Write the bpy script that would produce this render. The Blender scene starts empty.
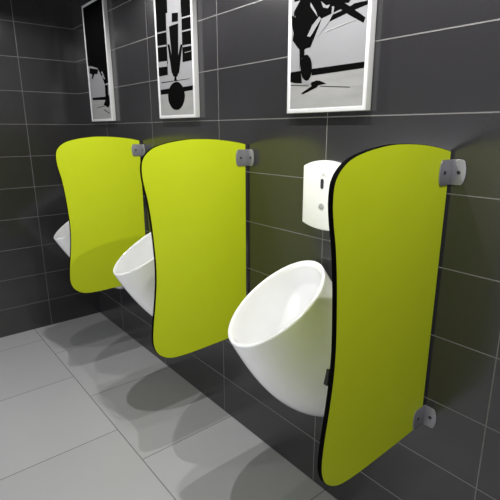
import bpy, bmesh, math
from mathutils import Vector, Matrix
SC = bpy.context.scene
COL = SC.collection
R = math.radians

# ------------------------------------------------------------------ camera
cam = bpy.data.cameras.new('camera'); cam_o = bpy.data.objects.new('camera', cam); COL.objects.link(cam_o)
cam_o.location = (3.213, -1.134, 1.353)
cam_o.rotation_euler = (R(74.972), R(0.162), R(50.701))
cam.sensor_width = 36; cam.lens = 448.084 / 500 * 36; cam.clip_start = 0.02
SC.camera = cam_o

# ------------------------------------------------------------------ view, world, the room's lamps and added fill lights
SC.view_settings.view_transform = 'Standard'; SC.view_settings.look = 'None'
SC.view_settings.gamma = 1; SC.view_settings.use_curve_mapping = False
SC.view_settings.exposure = 0.1
w = bpy.data.worlds.new('world'); SC.world = w; w.use_nodes = True
w.node_tree.nodes['Background'].inputs[0].default_value = (.9, .95, 1, 1)
w.node_tree.nodes['Background'].inputs[1].default_value = 0.02

LAMP_Z, LAMP_Y = 2.12, -0.455
def spot(x, power, angle=165, blend=.4, y=LAMP_Y, z=LAMP_Z):
    l = bpy.data.lights.new('downlight_lamp', 'SPOT'); l.energy = power; l.spot_size = R(angle); l.spot_blend = blend
    l.shadow_soft_size = 0.008; l.color = (1, .985, .96)
    o = bpy.data.objects.new('downlight_lamp', l); COL.objects.link(o); o.location = (x, y, z)
    return o
for x, pw in ((0.50, 12), (1.42, 30), (2.29, 33), (3.12, 41)):
    spot(x, pw)
def area(name, loc, rot, sx, sy, power, color=(1, 1, 1)):
    l = bpy.data.lights.new(name, 'AREA'); l.shape = 'RECTANGLE'; l.size = sx; l.size_y = sy; l.energy = power; l.color = color
    o = bpy.data.objects.new(name, l); COL.objects.link(o); o.location = loc; o.rotation_euler = rot
    return o
area('ceiling_fill_light', (2.6, -2.1, 2.78), (0, 0, 0), 3.4, 1.2, 4, (.98, .98, 1))  # added soft ambient fill under the ceiling, no fixture there
area('front_fill_light', (3.9, -3.3, 1.35), (R(90), 0, R(28)), 1.6, 1.3, 22, (.97, .98, 1))  # added fill from the right front for screens and urinals, no window
area('front_fill_light', (2.5, -3.3, 1.1), (R(90), 0, 0), 1.2, 1.3, 14, (.97, .98, 1))  # second added frontal fill, no window behind it
area('low_front_fill_light', (.75, -3.3, .5), (R(90), 0, R(-8)), .9, .8, 22, (.97, .98, 1))  # added low fill to brighten urinal bodies and end wall, no doorway

# ------------------------------------------------------------------ materials
def mat(name, color, rough=.5, spec=.5, metal=0, coat=0, sss=None):
    m = bpy.data.materials.new(name); m.use_nodes = True
    b = m.node_tree.nodes['Principled BSDF']
    b.inputs['Base Color'].default_value = (*color, 1); b.inputs['Roughness'].default_value = rough
    b.inputs['Specular IOR Level'].default_value = spec; b.inputs['Metallic'].default_value = metal
    b.inputs['Coat Weight'].default_value = coat; b.inputs['Coat Roughness'].default_value = .08
    # a trace of procedural unevenness
    nt = m.node_tree; t = nt.nodes.new('ShaderNodeTexCoord'); n = nt.nodes.new('ShaderNodeTexNoise'); n.inputs['Scale'].default_value = 9
    nt.links.new(t.outputs['Object'], n.inputs['Vector'])
    mx = nt.nodes.new('ShaderNodeMix'); mx.data_type = 'RGBA'
    mx.inputs['A'].default_value = (*[c * .96 for c in color], 1); mx.inputs['B'].default_value = (*[min(1, c * 1.04) for c in color], 1)
    nt.links.new(n.outputs['Fac'], mx.inputs['Factor']); nt.links.new(mx.outputs['Result'], b.inputs['Base Color'])
    return m

def tile_mat(name, ax, ox, px, ay, oy, py, base, grout, gw, rough, spec, var=.12, noise=3.0, bump=.25, ior=1.5):
    """tiles laid in a grid: joints at ox + k*px along axis ax and oy + k*py along axis ay"""
    m = bpy.data.materials.new(name); m.use_nodes = True; nt = m.node_tree; N = nt.nodes; L = nt.links
    b = N['Principled BSDF']; geo = N.new('ShaderNodeNewGeometry'); sep = N.new('ShaderNodeSeparateXYZ'); L.new(geo.outputs['Position'], sep.inputs[0])
    def mth(op, a, c=None, d=None):
        n = N.new('ShaderNodeMath'); n.operation = op
        for i, v in enumerate((a, c, d)):
            if v is None: continue
            if isinstance(v, (int, float)): n.inputs[i].default_value = v
            else: L.new(v, n.inputs[i])
        return n.outputs[0]
    def joint(axis, o, p):
        s = mth('DIVIDE', mth('SUBTRACT', sep.outputs[axis], o), p)
        fr = mth('FRACT', s); d = mth('MINIMUM', fr, mth('SUBTRACT', 1.0, fr))
        dist = mth('MULTIPLY', d, p)
        mask = N.new('ShaderNodeMapRange'); mask.inputs['From Min'].default_value = gw * .5; mask.inputs['From Max'].default_value = gw * .5 + .0006
        mask.inputs['To Min'].default_value = 1; mask.inputs['To Max'].default_value = 0; L.new(dist, mask.inputs['Value'])
        return mask.outputs[0], mth('FLOOR', s)
    ya = oy
    j2, c2 = joint(ay, oy, py)
    j1, c1 = joint(ax, ox, px) if not isinstance(ox, tuple) else (None, None)
    if j1 is None:                                   # staggered rows: rows of even and odd number start elsewhere
        ja, ca = joint(ax, ox[0], px); jb, cb = joint(ax, ox[1], px)
        odd = mth('FLOORED_MODULO', c2, 2.0)
        j1 = mth('ADD', mth('MULTIPLY', ja, mth('SUBTRACT', 1.0, odd)), mth('MULTIPLY', jb, odd))
        c1 = mth('ADD', mth('MULTIPLY', ca, mth('SUBTRACT', 1.0, odd)), mth('MULTIPLY', cb, odd))
    g = mth('MAXIMUM', j1, j2)
    wn = N.new('ShaderNodeTexWhiteNoise'); wn.noise_dimensions = '2D'; cm = N.new('ShaderNodeCombineXYZ'); L.new(c1, cm.inputs[0]); L.new(c2, cm.inputs[1]); L.new(cm.outputs[0], wn.inputs['Vector'])
    ns = N.new('ShaderNodeTexNoise'); ns.inputs['Scale'].default_value = noise; ns.inputs['Detail'].default_value = 5; L.new(geo.outputs['Position'], ns.inputs['Vector'])
    k = mth('ADD', mth('MULTIPLY', wn.outputs['Value'], var), mth('MULTIPLY', ns.outputs['Fac'], var))
    k = mth('ADD', k, 1 - var)
    vm = N.new('ShaderNodeVectorMath'); vm.operation = 'SCALE'; vm.inputs[0].default_value = base; L.new(k, vm.inputs['Scale'])
    mx = N.new('ShaderNodeMix'); mx.data_type = 'RGBA'; L.new(g, mx.inputs['Factor']); L.new(vm.outputs[0], mx.inputs['A']); mx.inputs['B'].default_value = (*grout, 1)
    L.new(mx.outputs['Result'], b.inputs['Base Color'])
    r = mth('ADD', mth('MULTIPLY', g, .7 - rough), mth('ADD', rough - .03, mth('MULTIPLY', ns.outputs['Fac'], .06)))
    L.new(r, b.inputs['Roughness']); b.inputs['Specular IOR Level'].default_value = spec; b.inputs['IOR'].default_value = ior
    bp = N.new('ShaderNodeBump'); bp.inputs['Strength'].default_value = bump; bp.inputs['Distance'].default_value = .001; bp.invert = True
    L.new(g, bp.inputs['Height']); L.new(bp.outputs[0], b.inputs['Normal'])
    return m

WALLC = (.024, .0232, .0252); GROUT = (.13, .127, .12)
M_wall = tile_mat('anthracite_wall_tiles', 'X', 1.0265, .5955, 'Z', -.009, .2, WALLC, GROUT, .0022, .19, .5, noise=4, ior=1.72)
M_wall_l = tile_mat('anthracite_end_wall_tiles', 'Y', -.354, .5955, 'Z', -.009, .2, WALLC, GROUT, .0020, .19, .5, noise=4, ior=1.72)
M_floor = tile_mat('grey_floor_tiles', 'X', (.816, 1.072), .604, 'Y', -.472 - .604 * 5, .604, (.47, .47, .485), (.17, .17, .17), .0035, .32, .4, var=.06, noise=5)
M_paint = mat('grey_wall_paint', (.25, .25, .26), .8, .2)
M_ceil = mat('grey_ceiling_paint', (.35, .35, .35), .85, .2)
M_green = mat('lime_green_laminate', (.50, .585, .012), .42, .3)
M_core = mat('black_laminate_core', (.002, .002, .002), .9, .02)
M_cer = mat('white_glazed_ceramic', (.86, .86, .87), .12, .5, coat=.4)
M_plast = mat('white_plastic', (.80, .80, .79), .25, .5)
M_dark = mat('dark_sensor_glass', (.02, .02, .03), .15, .5)
M_grey = mat('grey_button_plastic', (.33, .33, .33), .35, .5)
M_lgrey = mat('pale_grey_print', (.55, .55, .55), .5, .3)
M_steel = mat('satin_steel', (.27, .27, .29), .42, .5, metal=.5)
M_screw = mat('dark_screw', (.03, .03, .04), .4, .5, metal=.5)
M_frame = mat('white_frame_lacquer', (.55, .55, .56), .45, .4)
M_ink = mat('black_print_ink', (.003, .003, .003), 1, 0)
M_rub = mat('black_rubber', (.02, .02, .02), .5, .4)

# photographic paper: pale sky with soft cloudy greys
def paper(name, c0, c1, scale):
    m = mat(name, c0, .5, .3); nt = m.node_tree
    mx = [n for n in nt.nodes if n.type == 'MIX'][0]; mx.inputs['A'].default_value = (*c0, 1); mx.inputs['B'].default_value = (*c1, 1)
    ns = [n for n in nt.nodes if n.type == 'TEX_NOISE'][0]; ns.inputs['Scale'].default_value = scale; ns.inputs['Detail'].default_value = 4
    mp = nt.nodes.new('ShaderNodeMapping'); mp.inputs['Scale'].default_value = (.6, 1, 2.4)
    tc = [n for n in nt.nodes if n.type == 'TEX_COORD'][0]
    nt.links.new(tc.outputs['Object'], mp.inputs['Vector']); nt.links.new(mp.outputs[0], ns.inputs['Vector'])
    return m
M_sky = paper('print_grey_sky', (.17, .17, .178), (.25, .25, .262), 2.2)
M_ground = paper('print_pale_ground', (.15, .15, .148), (.33, .33, .325), 7)

# ------------------------------------------------------------------ helpers
def link(name, bm, mats, parent=None, loc=(0, 0, 0), smooth=False):
    bmesh.ops.recalc_face_normals(bm, faces=bm.faces)
    me = bpy.data.meshes.new(name); bm.to_mesh(me); bm.free()
    for m in (mats if isinstance(mats, (list, tuple)) else [mats]): me.materials.append(m)
    if smooth:
        for p in me.polygons: p.use_smooth = True
    o = bpy.data.objects.new(name, me); COL.objects.link(o); o.location = loc
    if parent: o.parent = parent
    return o
def empty(name, loc, label, cat, group=None):
    o = bpy.data.objects.new(name, None); COL.objects.link(o); o.location = loc; o.empty_display_size = .05
    o['label'] = label; o['category'] = cat
    if group: o['group'] = group
    return o
def box(bm, x0, x1, y0, y1, z0, z1, mi=0):
    v = [bm.verts.new(c) for c in ((x0, y0, z0), (x1, y0, z0), (x1, y1, z0), (x0, y1, z0), (x0, y0, z1), (x1, y0, z1), (x1, y1, z1), (x0, y1, z1))]
    for f in ((0, 3, 2, 1), (4, 5, 6, 7), (0, 1, 5, 4), (1, 2, 6, 5), (2, 3, 7, 6), (3, 0, 4, 7)):
        bm.faces.new([v[i] for i in f]).material_index = mi
    return v
def prism(bm, pts, axis, a, b, mi=0, side_mi=None):
    """closed outline pts (two coordinates) extruded along axis 'x' or 'y' from a to b"""
    def P(t, q): return (t, q[0], q[1]) if axis == 'x' else (q[0], t, q[1])
    A = [bm.verts.new(P(a, q)) for q in pts]; B = [bm.verts.new(P(b, q)) for q in pts]
    fa = bm.faces.new(A); fb = bm.faces.new(B[::-1]); fa.material_index = fb.material_index = mi
    n = len(pts)
    for i in range(n):
        f = bm.faces.new((A[i], B[i], B[(i + 1) % n], A[(i + 1) % n])); f.material_index = mi if side_mi is None else side_mi
    return fa, fb
def disc(bm, c, r, axis, h, mi=0, n=20):
    pts = [(c[1 if axis == 'x' else 0] + r * math.cos(2 * math.pi * i / n), c[2] + r * math.sin(2 * math.pi * i / n)) for i in range(n)]
    t = c[0] if axis == 'x' else c[1]
    prism(bm, pts, axis, t, t + h, mi)
def bevel(o, wdt, seg=2, ang=35):
    m = o.modifiers.new('bevel', 'BEVEL'); m.width = wdt; m.segments = seg; m.limit_method = 'ANGLE'; m.angle_limit = R(ang)
    for p in o.data.polygons: p.use_smooth = True
    return o
def struct(name, b, m):
    bm = bmesh.new(); box(bm, *b); o = link(name, bm, m); o['kind'] = 'structure'; return o
def catmull(P, k=5):
    out = []; n = len(P)
    for i in range(n):
        p0, p1, p2, p3 = (Vector(P[(i + j - 1) % n]) for j in range(4))
        for s in range(k):
            t = s / k
            out.append(tuple(.5 * (2 * p1 + (p2 - p0) * t + (2 * p0 - 5 * p1 + 4 * p2 - p3) * t * t + (3 * p1 - p0 - 3 * p2 + p3) * t ** 3)))
    return out

# ------------------------------------------------------------------ the room
XR, YF, ZC = 5.2, -3.4, 2.82
struct('wall_back', (-.12, XR + .12, 0, .12, 0, ZC), M_wall)
struct('wall_left', (-.12, 0, YF, 0, 0, ZC), M_wall_l)
struct('floor', (-.12, XR + .12, YF - .12, .12, -.12, 0), M_floor)
struct('wall_right', (XR, XR + .12, YF, 0, 0, ZC), M_paint)
struct('wall_front', (-.12, XR + .12, YF - .12, YF, 0, ZC), M_paint)
struct('ceiling', (-.12, XR + .12, YF - .12, .12, ZC, ZC + .1), M_ceil)

# ------------------------------------------------------------------ privacy screens
OUT = [(-.010, 1.299), (-.05, 1.307), (-.1, 1.314), (-.15, 1.319), (-.2, 1.3215), (-.26, 1.3215), (-.31, 1.317), (-.36, 1.309), (-.403, 1.297), (-.43, 1.281), (-.447, 1.262),
       (-.4545, 1.24), (-.4555, 1.205), (-.450, 1.165), (-.441, 1.12), (-.432, 1.045), (-.427, .97), (-.424, .9), (-.4245, .85), (-.428, .8), (-.437, .73), (-.448, .66), (-.4535, .60),
       (-.449, .565), (-.434, .536), (-.405, .513), (-.37, .501), (-.31, .4965), (-.24, .497), (-.12, .500), (-.010, .505)]
def smooth_outline():
    n = len(OUT); res = []
    for i in range(n - 1):
        p0 = OUT[max(i - 1, 0)]; p1 = OUT[i]; p2 = OUT[i + 1]; p3 = OUT[min(i + 2, n - 1)]
        for s in range(4):
            t = s / 4
            res.append(tuple(.5 * (2 * b + (c - a) * t + (2 * a - 5 * b + 4 * c - d) * t * t + (3 * b - a - 3 * c + d) * t ** 3) for a, b, c, d in zip(p0, p1, p2, p3)))
    res.append(OUT[-1]); return res
TH = .013
def make_screen(label):
    root = empty('urinal_privacy_screen', (0, 0, 0), label, 'urinal screen', 'lime green screens between the urinals')
    bm = bmesh.new(); prism(bm, smooth_outline(), 'x', 0, -TH, 0, 1)
    pn = link('panel', bm, [M_green, M_core], root)
    m = pn.modifiers.new('bevel', 'BEVEL'); m.width = .0012; m.segments = 2; m.limit_method = 'ANGLE'; m.angle_limit = R(60); m.material = 1
    for zc, holes in ((1.247, 2), (.535, 2)):
        bm = bmesh.new(); h = .032; t = .003
        def plate(L, sgn):      # outline of one leg of the angle: straight at the crease, curved outer end
            pts = [(0, -h), (sgn * (L - .012), -h)]
            for i in range(1, 8):
                a = -math.pi / 2 + math.pi * i / 8
                pts.append((sgn * (L - .012 + .012 * math.cos(a)), h * math.sin(a)))
            pts += [(sgn * (L - .012), h), (0, h)]
            return [(p[0], p[1] + zc) for p in pts]
        prism(bm, plate(.060, -1), 'x', .0003, t)
        prism(bm, [(p[0] + .0003, p[1]) for p in plate(.040, 1)], 'y', -.0002, -t)
        b = link('angle_bracket', bm, M_steel, root); b['label'] = 'grey steel angle bracket with two dark screws'
        bevel(b, .0008, 2)
        for kind in (0, 1):
            bm = bmesh.new()
            if kind == 0: disc(bm, (t - .0005, -.036, zc), .0048, 'x', .0016)
            else: disc(bm, (.022, -t + .0005, zc), .0048, 'y', -.0016)
            bevel(link('screw', bm, M_screw, b), .0005)
    return root

# ------------------------------------------------------------------ urinals
def make_urinal(label):
    root = empty('wall_hung_urinal', (0, 0, 0), label, 'urinal', 'white urinals on the tiled wall')
    a, b, th, yc, zc = .127, .203, .516, -.206, .815
    ct, st = math.cos(th), math.sin(th); NU = 72
    U = [2 * math.pi * i / NU for i in range(NU)]
    nrm = Vector((0, -st, ct))                       # out of the rim's plane: up and towards the room
    def rim(u, ins, lift=0): return Vector(((a - ins) * math.sin(u), yc - (b - ins) * ct * math.cos(u), zc - (b - ins) * st * math.cos(u))) + nrm * lift
    def blend(u): c = math.cos(u); return (1 + .55 * c + .45 * math.sin(math.pi / 2 * c)) / 2
    def ctrl(u): f = blend(u); return Vector((.115 * math.sin(u), -.02 - .186 * f, .903 - .513 * f))
    def foot(u): f = blend(u); return Vector((.152 * math.sin(u), -.0008, .847 - .536 * f))
    def skin(u, s): return (1 - s) ** 2 * rim(u, 0) + 2 * s * (1 - s) * ctrl(u) + s * s * foot(u)
    rings = []
    n = 16
    for i in range(n + 1):                           # outside, wall to rim
        s = 1 - i / n
        rings.append([skin(u, s) for u in U])
    for ins, lift in ((.0004, .0025), (.0020, .0052), (.0045, .0066), (.0075, .0066), (.0100, .0052), (.0118, .0025), (.0126, -.001)):
        rings.append([rim(u, ins, lift) for u in U])
    NI = 12
    for i in range(1, NI + 1):                       # inside, following the outside at wall thickness
        s = .52 * i / NI
        ring = [skin(u, s) for u in U]; cen = sum(ring, Vector()) / NU
        k = .905 - .135 * (i / NI) ** 1.5
        rings.append([cen + (q - cen) * k for q in ring])
    last = rings[-1]; cen = sum(last, Vector()) / NU
    for k in (.96, .88, .76, .6, .42, .24, .1):      # closed with a rounded hollow
        rings.append([cen + (q - cen) * k + Vector((0, .030, -.018)) * (1 - k * k) for q in last])
    bm = bmesh.new(); V = [[bm.verts.new(p) for p in r] for r in rings]
    for r0, r1 in zip(V, V[1:]):
        for i in range(NU): bm.faces.new((r0[i], r0[(i + 1) % NU], r1[(i + 1) % NU], r1[i]))
    bm.faces.new(V[0]); bm.faces.new(V[-1][::-1])
    o = link('bowl', bm, M_cer, root, smooth=True)
    for p in o.data.polygons:
        if len(p.vertices) > 4: p.use_smooth = False
    # drain grid at the bottom of the bowl
    bm = bmesh.new(); disc(bm, (0, 0, 0), .022, 'y', .004, n=24)
    bmesh.ops.rotate(bm, verts=bm.verts, cent=(0, 0, 0), matrix=Matrix.Rotation(R(-90), 3, 'X'))
    bmesh.ops.translate(bm, verts=bm.verts, vec=(0, -.150, .500)); bevel(link('drain_cover', bm, M_steel, root), .001)
    # dark fixing recess in the flank, near the wall
    for sg in (1, -1):
        bm = bmesh.new(); prism(bm, [(-.106, .532), (-.070, .522), (-.070, .580), (-.100, .590)], 'x', sg * .098, sg * .137)
        f = link('fixing_slot', bm, M_rub, root); f['label'] = 'small dark fixing slot in the side near the wall'; bevel(f, .002)
    return root

# ------------------------------------------------------------------ flush sensors
def make_sensor(label):
    root = empty('flush_sensor', (0, 0, 0), label, 'flush sensor', 'white flush sensors above the urinals')
    hw = .100; N = 14
    top = [(-hw + 2 * hw * i / N, 1.240 + .022 * (1 - (2 * i / N - 1) ** 2)) for i in range(N + 1)]
    bot = [(hw - 2 * hw * i / N, 1.046 - .012 * (1 - (1 - 2 * i / N) ** 2)) for i in range(N + 1)]
    bm = bmesh.new()
    def yd(x): return -.016 - .010 * (1 - (x / hw) ** 2)
    F = []; B = []
    pts = top + bot
    for x, z in pts: F.append(bm.verts.new((x, yd(x), z))); B.append(bm.verts.new((x, -.0006, z)))
    n = len(pts)
    for i in range(n): bm.faces.new((F[i], F[(i + 1) % n], B[(i + 1) % n], B[i]))
    for i in range(N):                               # bowed front skin, strip by strip
        bm.faces.new((F[i], F[i + 1], F[n - 2 - i], F[n - 1 - i]))
    bm.faces.new(B)
    bevel(link('housing', bm, M_plast, root), .004, 3, 40)
    bm = bmesh.new(); pts = []
    for i in range(24):
        t = 2 * math.pi * i / 24; cx = .0065 * math.cos(t); cz = .0065 * math.sin(t) + (.010 if math.sin(t) >= 0 else -.010)
        pts.append((cx - .004, cz + 1.187))
    prism(bm, pts, 'y', -.020, -.0272); e = link('sensor_window', bm, M_dark, root); e['label'] = 'small dark upright sensor window'
    bm = bmesh.new(); disc(bm, (-.004, -.020, 1.113), .0105, 'y', -.0085, n=28); e = bevel(link('button', bm, M_grey, root), .0015); e['label'] = 'round grey button'
    bm = bmesh.new()
    for x, wd in ((-.010, .006), (-.002, .005), (.005, .008)): box(bm, x, x + wd, -.0268, -.0255, 1.2125, 1.2150)
    box(bm, -.005, .005, -.0268, -.0255, 1.218, 1.2215)
    link('printed_mark', bm, M_lgrey, root)
    return root

def copy_tree(o, parent=None):
    c = o.copy(); COL.objects.link(c)
    if parent: c.parent = parent
    for ch in list(o.children): copy_tree(ch, c)
    return c

SCR = [(.888, 'far lime green screen, nearest the end wall, under the leftmost picture'),
       (1.812, 'middle lime green screen, between the half-hidden urinal and the fully seen one'),
       (2.640, 'nearest and largest-looking lime green screen, in front of the white flush sensor')]
first = None
for x, lb in SCR:
    if first is None: first = o = make_screen(lb)
    else: o = copy_tree(first); o['label'] = lb
    o.location = (x, 0, 0)
URI = [(.428, 'white ceramic urinal nearest the end wall, only its lip showing past the far green screen'),
       (1.322, 'white ceramic urinal half hidden behind the middle green screen'),
       (2.217, 'large white ceramic urinal with open oval rim, beside the nearest green screen')]
first = None
for x, lb in URI:
    if first is None: first = o = make_urinal(lb)
    else: o = copy_tree(first); o['label'] = lb
    o.location = (x, 0, 0)
o = make_sensor('white wall flush sensor with dark window and grey button, above the nearest urinal')
o.location = (2.233, 0, -.005)

# ------------------------------------------------------------------ framed aeroplane prints
NEAR = {
  'strip':[(2.23, 1.663), (2.233, 1.679), (2.292, 1.687), (2.32, 1.695), (2.374, 1.694), (2.375, 1.684), (2.3, 1.675)],
  'blade':[(2.261, 1.716), (2.299, 1.694), (2.361, 1.652), (2.355, 1.639), (2.3, 1.67), (2.27, 1.689), (2.247, 1.703)],
  'eng':[(2.069, 1.708), (2.086, 1.699), (2.09, 1.716), (2.107, 1.73), (2.124, 1.743), (2.291, 1.711), (2.27, 1.689), (2.225, 1.681), (2.198, 1.677), (2.187, 1.654), (2.171, 1.628), (2.156, 1.602), (2.138, 1.601), (2.117, 1.594), (2.098, 1.609), (2.075, 1.633), (2.079, 1.653), (2.071, 1.678)],
  'hl1':[(2.189, 1.684), (2.161, 1.664), (2.141, 1.636), (2.154, 1.632), (2.178, 1.656), (2.198, 1.677)],
  'hl2':[(2.152, 1.73), (2.175, 1.701), (2.183, 1.684), (2.166, 1.702), (2.151, 1.719)],
  'hl3':[(2.247, 1.701), (2.245, 1.683), (2.226, 1.659), (2.207, 1.645), (2.18, 1.624), (2.203, 1.647), (2.222, 1.664), (2.237, 1.681), (2.239, 1.702)],
  'hl4':[(2.077, 1.744), (2.107, 1.744), (2.085, 1.722), (2.074, 1.707)],
  'hl5':[(2.195, 1.724), (2.216, 1.709), (2.231, 1.709), (2.223, 1.7), (2.204, 1.706)],
  'line':[(2.216, 1.64), (2.33, 1.654), (2.33, 1.652), (2.216, 1.637)],
  'strut':[(2.108, 1.601), (2.13, 1.602), (2.131, 1.577), (2.15, 1.575), (2.12, 1.575), (2.111, 1.536)],
  'wing':[(2.164, 1.538), (2.374, 1.538), (2.375, 1.521), (2.164, 1.518)],
  'wingl':[(2.068, 1.536), (2.116, 1.537), (2.123, 1.498), (2.09, 1.501), (2.069, 1.506)],
  'hl6':[(2.121, 1.504), (2.133, 1.505), (2.16, 1.499), (2.166, 1.492), (2.134, 1.495)],
  'prop':[(2.119, 1.467), (2.166, 1.487), (2.155, 1.496), (2.186, 1.502), (2.201, 1.5), (2.228, 1.489), (2.196, 1.487), (2.187, 1.481), (2.13, 1.464)],
  'pl':[(2.202, 1.485), (2.319, 1.474), (2.32, 1.472), (2.202, 1.483)],
  'pl2':[(2.07, 1.497), (2.155, 1.489), (2.155, 1.487), (2.07, 1.495)],
  'wheel':[(2.165, 1.541), (2.164, 1.527), (2.159, 1.514), (2.152, 1.506), (2.142, 1.504), (2.132, 1.508), (2.123, 1.517), (2.117, 1.531), (2.115, 1.546), (2.116, 1.561), (2.121, 1.574), (2.129, 1.581), (2.139, 1.583), (2.148, 1.579), (2.157, 1.57), (2.163, 1.557)],
}
MID = {
  'nose':[(1.397, 1.499), (1.394, 1.484), (1.385, 1.47), (1.373, 1.458), (1.357, 1.449), (1.338, 1.443), (1.319, 1.442), (1.299, 1.444), (1.281, 1.451), (1.266, 1.462), (1.254, 1.476), (1.248, 1.491), (1.247, 1.508), (1.251, 1.524), (1.261, 1.538), (1.274, 1.55), (1.291, 1.559), (1.31, 1.563), (1.329, 1.564), (1.348, 1.561), (1.365, 1.553), (1.379, 1.543), (1.39, 1.53), (1.396, 1.515)],
  'wl':[(1.177, 1.539), (1.265, 1.54), (1.268, 1.516), (1.179, 1.517)],
  'wr':[(1.383, 1.538), (1.478, 1.539), (1.477, 1.52), (1.386, 1.518)],
  'prop':[(1.188, 1.572), (1.445, 1.569), (1.445, 1.567), (1.187, 1.568)],
  'hub':[(1.313, 1.583), (1.328, 1.587), (1.335, 1.566), (1.309, 1.568)],
  'tail':[(1.305, 1.667), (1.354, 1.662), (1.358, 1.609), (1.34, 1.586), (1.322, 1.583), (1.301, 1.591), (1.292, 1.615)],
  'v1':[(1.264, 1.729), (1.282, 1.727), (1.309, 1.638), (1.292, 1.599)],
  'v2':[(1.393, 1.712), (1.377, 1.714), (1.335, 1.635), (1.354, 1.594)],
  'b1':[(1.186, 1.707), (1.256, 1.704), (1.26, 1.647), (1.184, 1.649)],
  'b2':[(1.402, 1.695), (1.475, 1.693), (1.472, 1.643), (1.403, 1.644)],
  'b2g':[(1.411, 1.678), (1.47, 1.678), (1.47, 1.676), (1.411, 1.675)],
  'b3':[(1.4, 1.741), (1.478, 1.737), (1.475, 1.699), (1.401, 1.703)],
  'u1':[(1.183, 1.93), (1.278, 1.911), (1.277, 1.856), (1.178, 1.87)],
  'u2':[(1.391, 1.888), (1.485, 1.87), (1.482, 1.822), (1.391, 1.836)],
  'u3':[(1.314, 1.849), (1.367, 1.842), (1.364, 1.808), (1.312, 1.813)],
  'u4':[(1.426, 1.815), (1.481, 1.811), (1.479, 1.777), (1.426, 1.78)],
  'b5':[(1.18, 1.783), (1.259, 1.778), (1.26, 1.734), (1.18, 1.741)],
}
FAR = {
  'wing':[(0.296, 1.549), (0.493, 1.545), (0.566, 1.55), (0.561, 1.501), (0.533, 1.481), (0.465, 1.501), (0.498, 1.526), (0.298, 1.535)],
  'mid':[(0.508, 1.61), (0.552, 1.607), (0.548, 1.548), (0.503, 1.546)],
  'up':[(0.491, 1.697), (0.578, 1.689), (0.563, 1.619), (0.508, 1.613), (0.485, 1.645)],
  'l':[(0.292, 1.723), (0.428, 1.703), (0.412, 1.678), (0.365, 1.682), (0.325, 1.655), (0.311, 1.663), (0.33, 1.682), (0.284, 1.693)],
  's1':[(0.362, 1.488), (0.482, 1.495), (0.481, 1.492), (0.362, 1.485)],
  's2':[(0.468, 1.474), (0.545, 1.451), (0.535, 1.449), (0.463, 1.47)],
  'h':[(0.47, 1.686), (0.49, 1.684), (0.52, 1.642), (0.505, 1.641)],
}
PW, Z0, Z1, D, BW = .325, 1.406, 2.075, .025, .013
def polys(bm, L, y, mi, ox):
    x0, x1, z0, z1 = BW, PW - BW, Z0 + BW, Z1 - BW
    pts = [(min(max(p[0] - ox, x0), x1), min(max(p[1], z0), z1)) for p in L]
    q = []
    for p_ in pts:
        if not q or (abs(p_[0] - q[-1][0]) + abs(p_[1] - q[-1][1])) > 1e-5: q.append(p_)
    if len(q) < 3: return
    vs = [bm.verts.new((p_[0], y, p_[1])) for p_ in q]
    f = bm.faces.new(vs); f.material_index = mi; f.normal_update()
    bmesh.ops.triangulate(bm, faces=[f])
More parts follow.
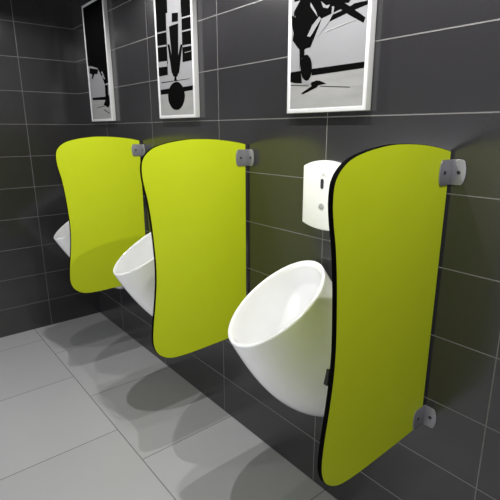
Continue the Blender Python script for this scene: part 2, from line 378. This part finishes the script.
def picture(ox, label, art, extra):
    root = empty('framed_picture', (ox, 0, Z0), label, 'picture', 'framed black and white aeroplane pictures')
    bm = bmesh.new()                                  # deep box frame with a narrow front border
    x0, x1, z0, z1 = 0, PW, Z0, Z1; yb, yf, yr = -.0006, -D, -D + .003
    def ring(i, y): return [bm.verts.new(c) for c in ((x0 + i, y, z0 + i - Z0), (x1 - i, y, z0 + i - Z0), (x1 - i, y, z1 - i - Z0), (x0 + i, y, z1 - i - Z0))]
    A, B, C_, D_ = ring(0, yb), ring(0, yf), ring(BW, yf), ring(BW, yr)
    for P, Q in ((A, B), (B, C_), (C_, D_)):
        for i in range(4): bm.faces.new((P[i], P[(i + 1) % 4], Q[(i + 1) % 4], Q[i]))
    bm.faces.new(A); bm.faces.new(D_)
    bevel(link('frame', bm, M_frame, root), .0012)
    bm = bmesh.new()
    g = .125                                          # the pale ground below, sky above
    for (za, zb, mi) in ((Z0 + BW, Z0 + g, 1), (Z0 + g, Z1 - BW, 0)):
        f = bm.faces.new([bm.verts.new(c) for c in ((BW, yr - .0004, za), (PW - BW, yr - .0004, za), (PW - BW, yr - .0004, zb), (BW, yr - .0004, zb))]); f.material_index = mi
    k = 0
    for nm, L in list(art.items()) + extra:
        k += 1
        mi = 0 if nm.startswith('hl') or nm in ('b2g', 'h') else (3 if nm == 'line' else 2)
        yy = yr - .0006 - k * .00003 - (.0009 if mi in (0, 3) else 0)
        polys(bm, L, yy, mi, ox)
    for v in bm.verts: v.co.z -= Z0
    me = bpy.data.meshes.new('print'); bm.normal_update()
    for f in bm.faces:
        if f.normal.y > 0: f.normal_flip()
    bm.to_mesh(me); bm.free()
    for m in (M_sky, M_ground, M_ink, M_grey): me.materials.append(m)
    pr = bpy.data.objects.new('print', me); COL.objects.link(pr); pr.parent = root
    return root
picture(2.056, 'largest-looking framed picture, aeroplane engine and wheel, above the nearest urinal', NEAR,
        [('a', [(2.08, 1.70), (2.13, 1.73), (2.30, 1.70), (2.38, 1.78), (2.30, 1.90), (2.16, 1.94), (2.08, 1.85)]),
         ('b', [(2.2, 1.88), (2.385, 1.98), (2.385, 2.03), (2.19, 1.93)])])
picture(1.157, 'middle framed picture, dark round aircraft nose seen head-on with level wings', MID,
        [('c', [(1.300, 1.65), (1.353, 1.65), (1.365, 1.80), (1.285, 1.80)]),
         ('d', [(1.17, 1.60), (1.255, 1.60), (1.262, 1.86), (1.28, 2.062), (1.17, 2.062)]), ('hla', [(1.17, 1.727), (1.255, 1.722), (1.255, 1.729), (1.17, 1.734)]),
         ('hlb', [(1.17, 1.64), (1.255, 1.636), (1.255, 1.66), (1.17, 1.664)]), ('hlc', [(1.17, 1.785), (1.258, 1.781), (1.258, 1.787), (1.17, 1.791)]),
         ('e', [(1.39, 1.64), (1.482, 1.64), (1.482, 2.062), (1.375, 2.062), (1.395, 1.86)]), ('hld', [(1.395, 1.70), (1.482, 1.697), (1.482, 1.704), (1.395, 1.707)]),
         ('hle', [(1.395, 1.760), (1.482, 1.757), (1.482, 1.763), (1.395, 1.766)]), ('hlf', [(1.395, 1.812), (1.482, 1.809), (1.482, 1.815), (1.395, 1.818)])])
picture(.256, 'leftmost framed picture by the corner, dark upper half and small aeroplane below', FAR,
        [('f', [(.26, 1.735), (.33, 1.73), (.42, 1.71), (.47, 1.66), (.59, 1.69), (.59, 2.07), (.26, 2.07)])])
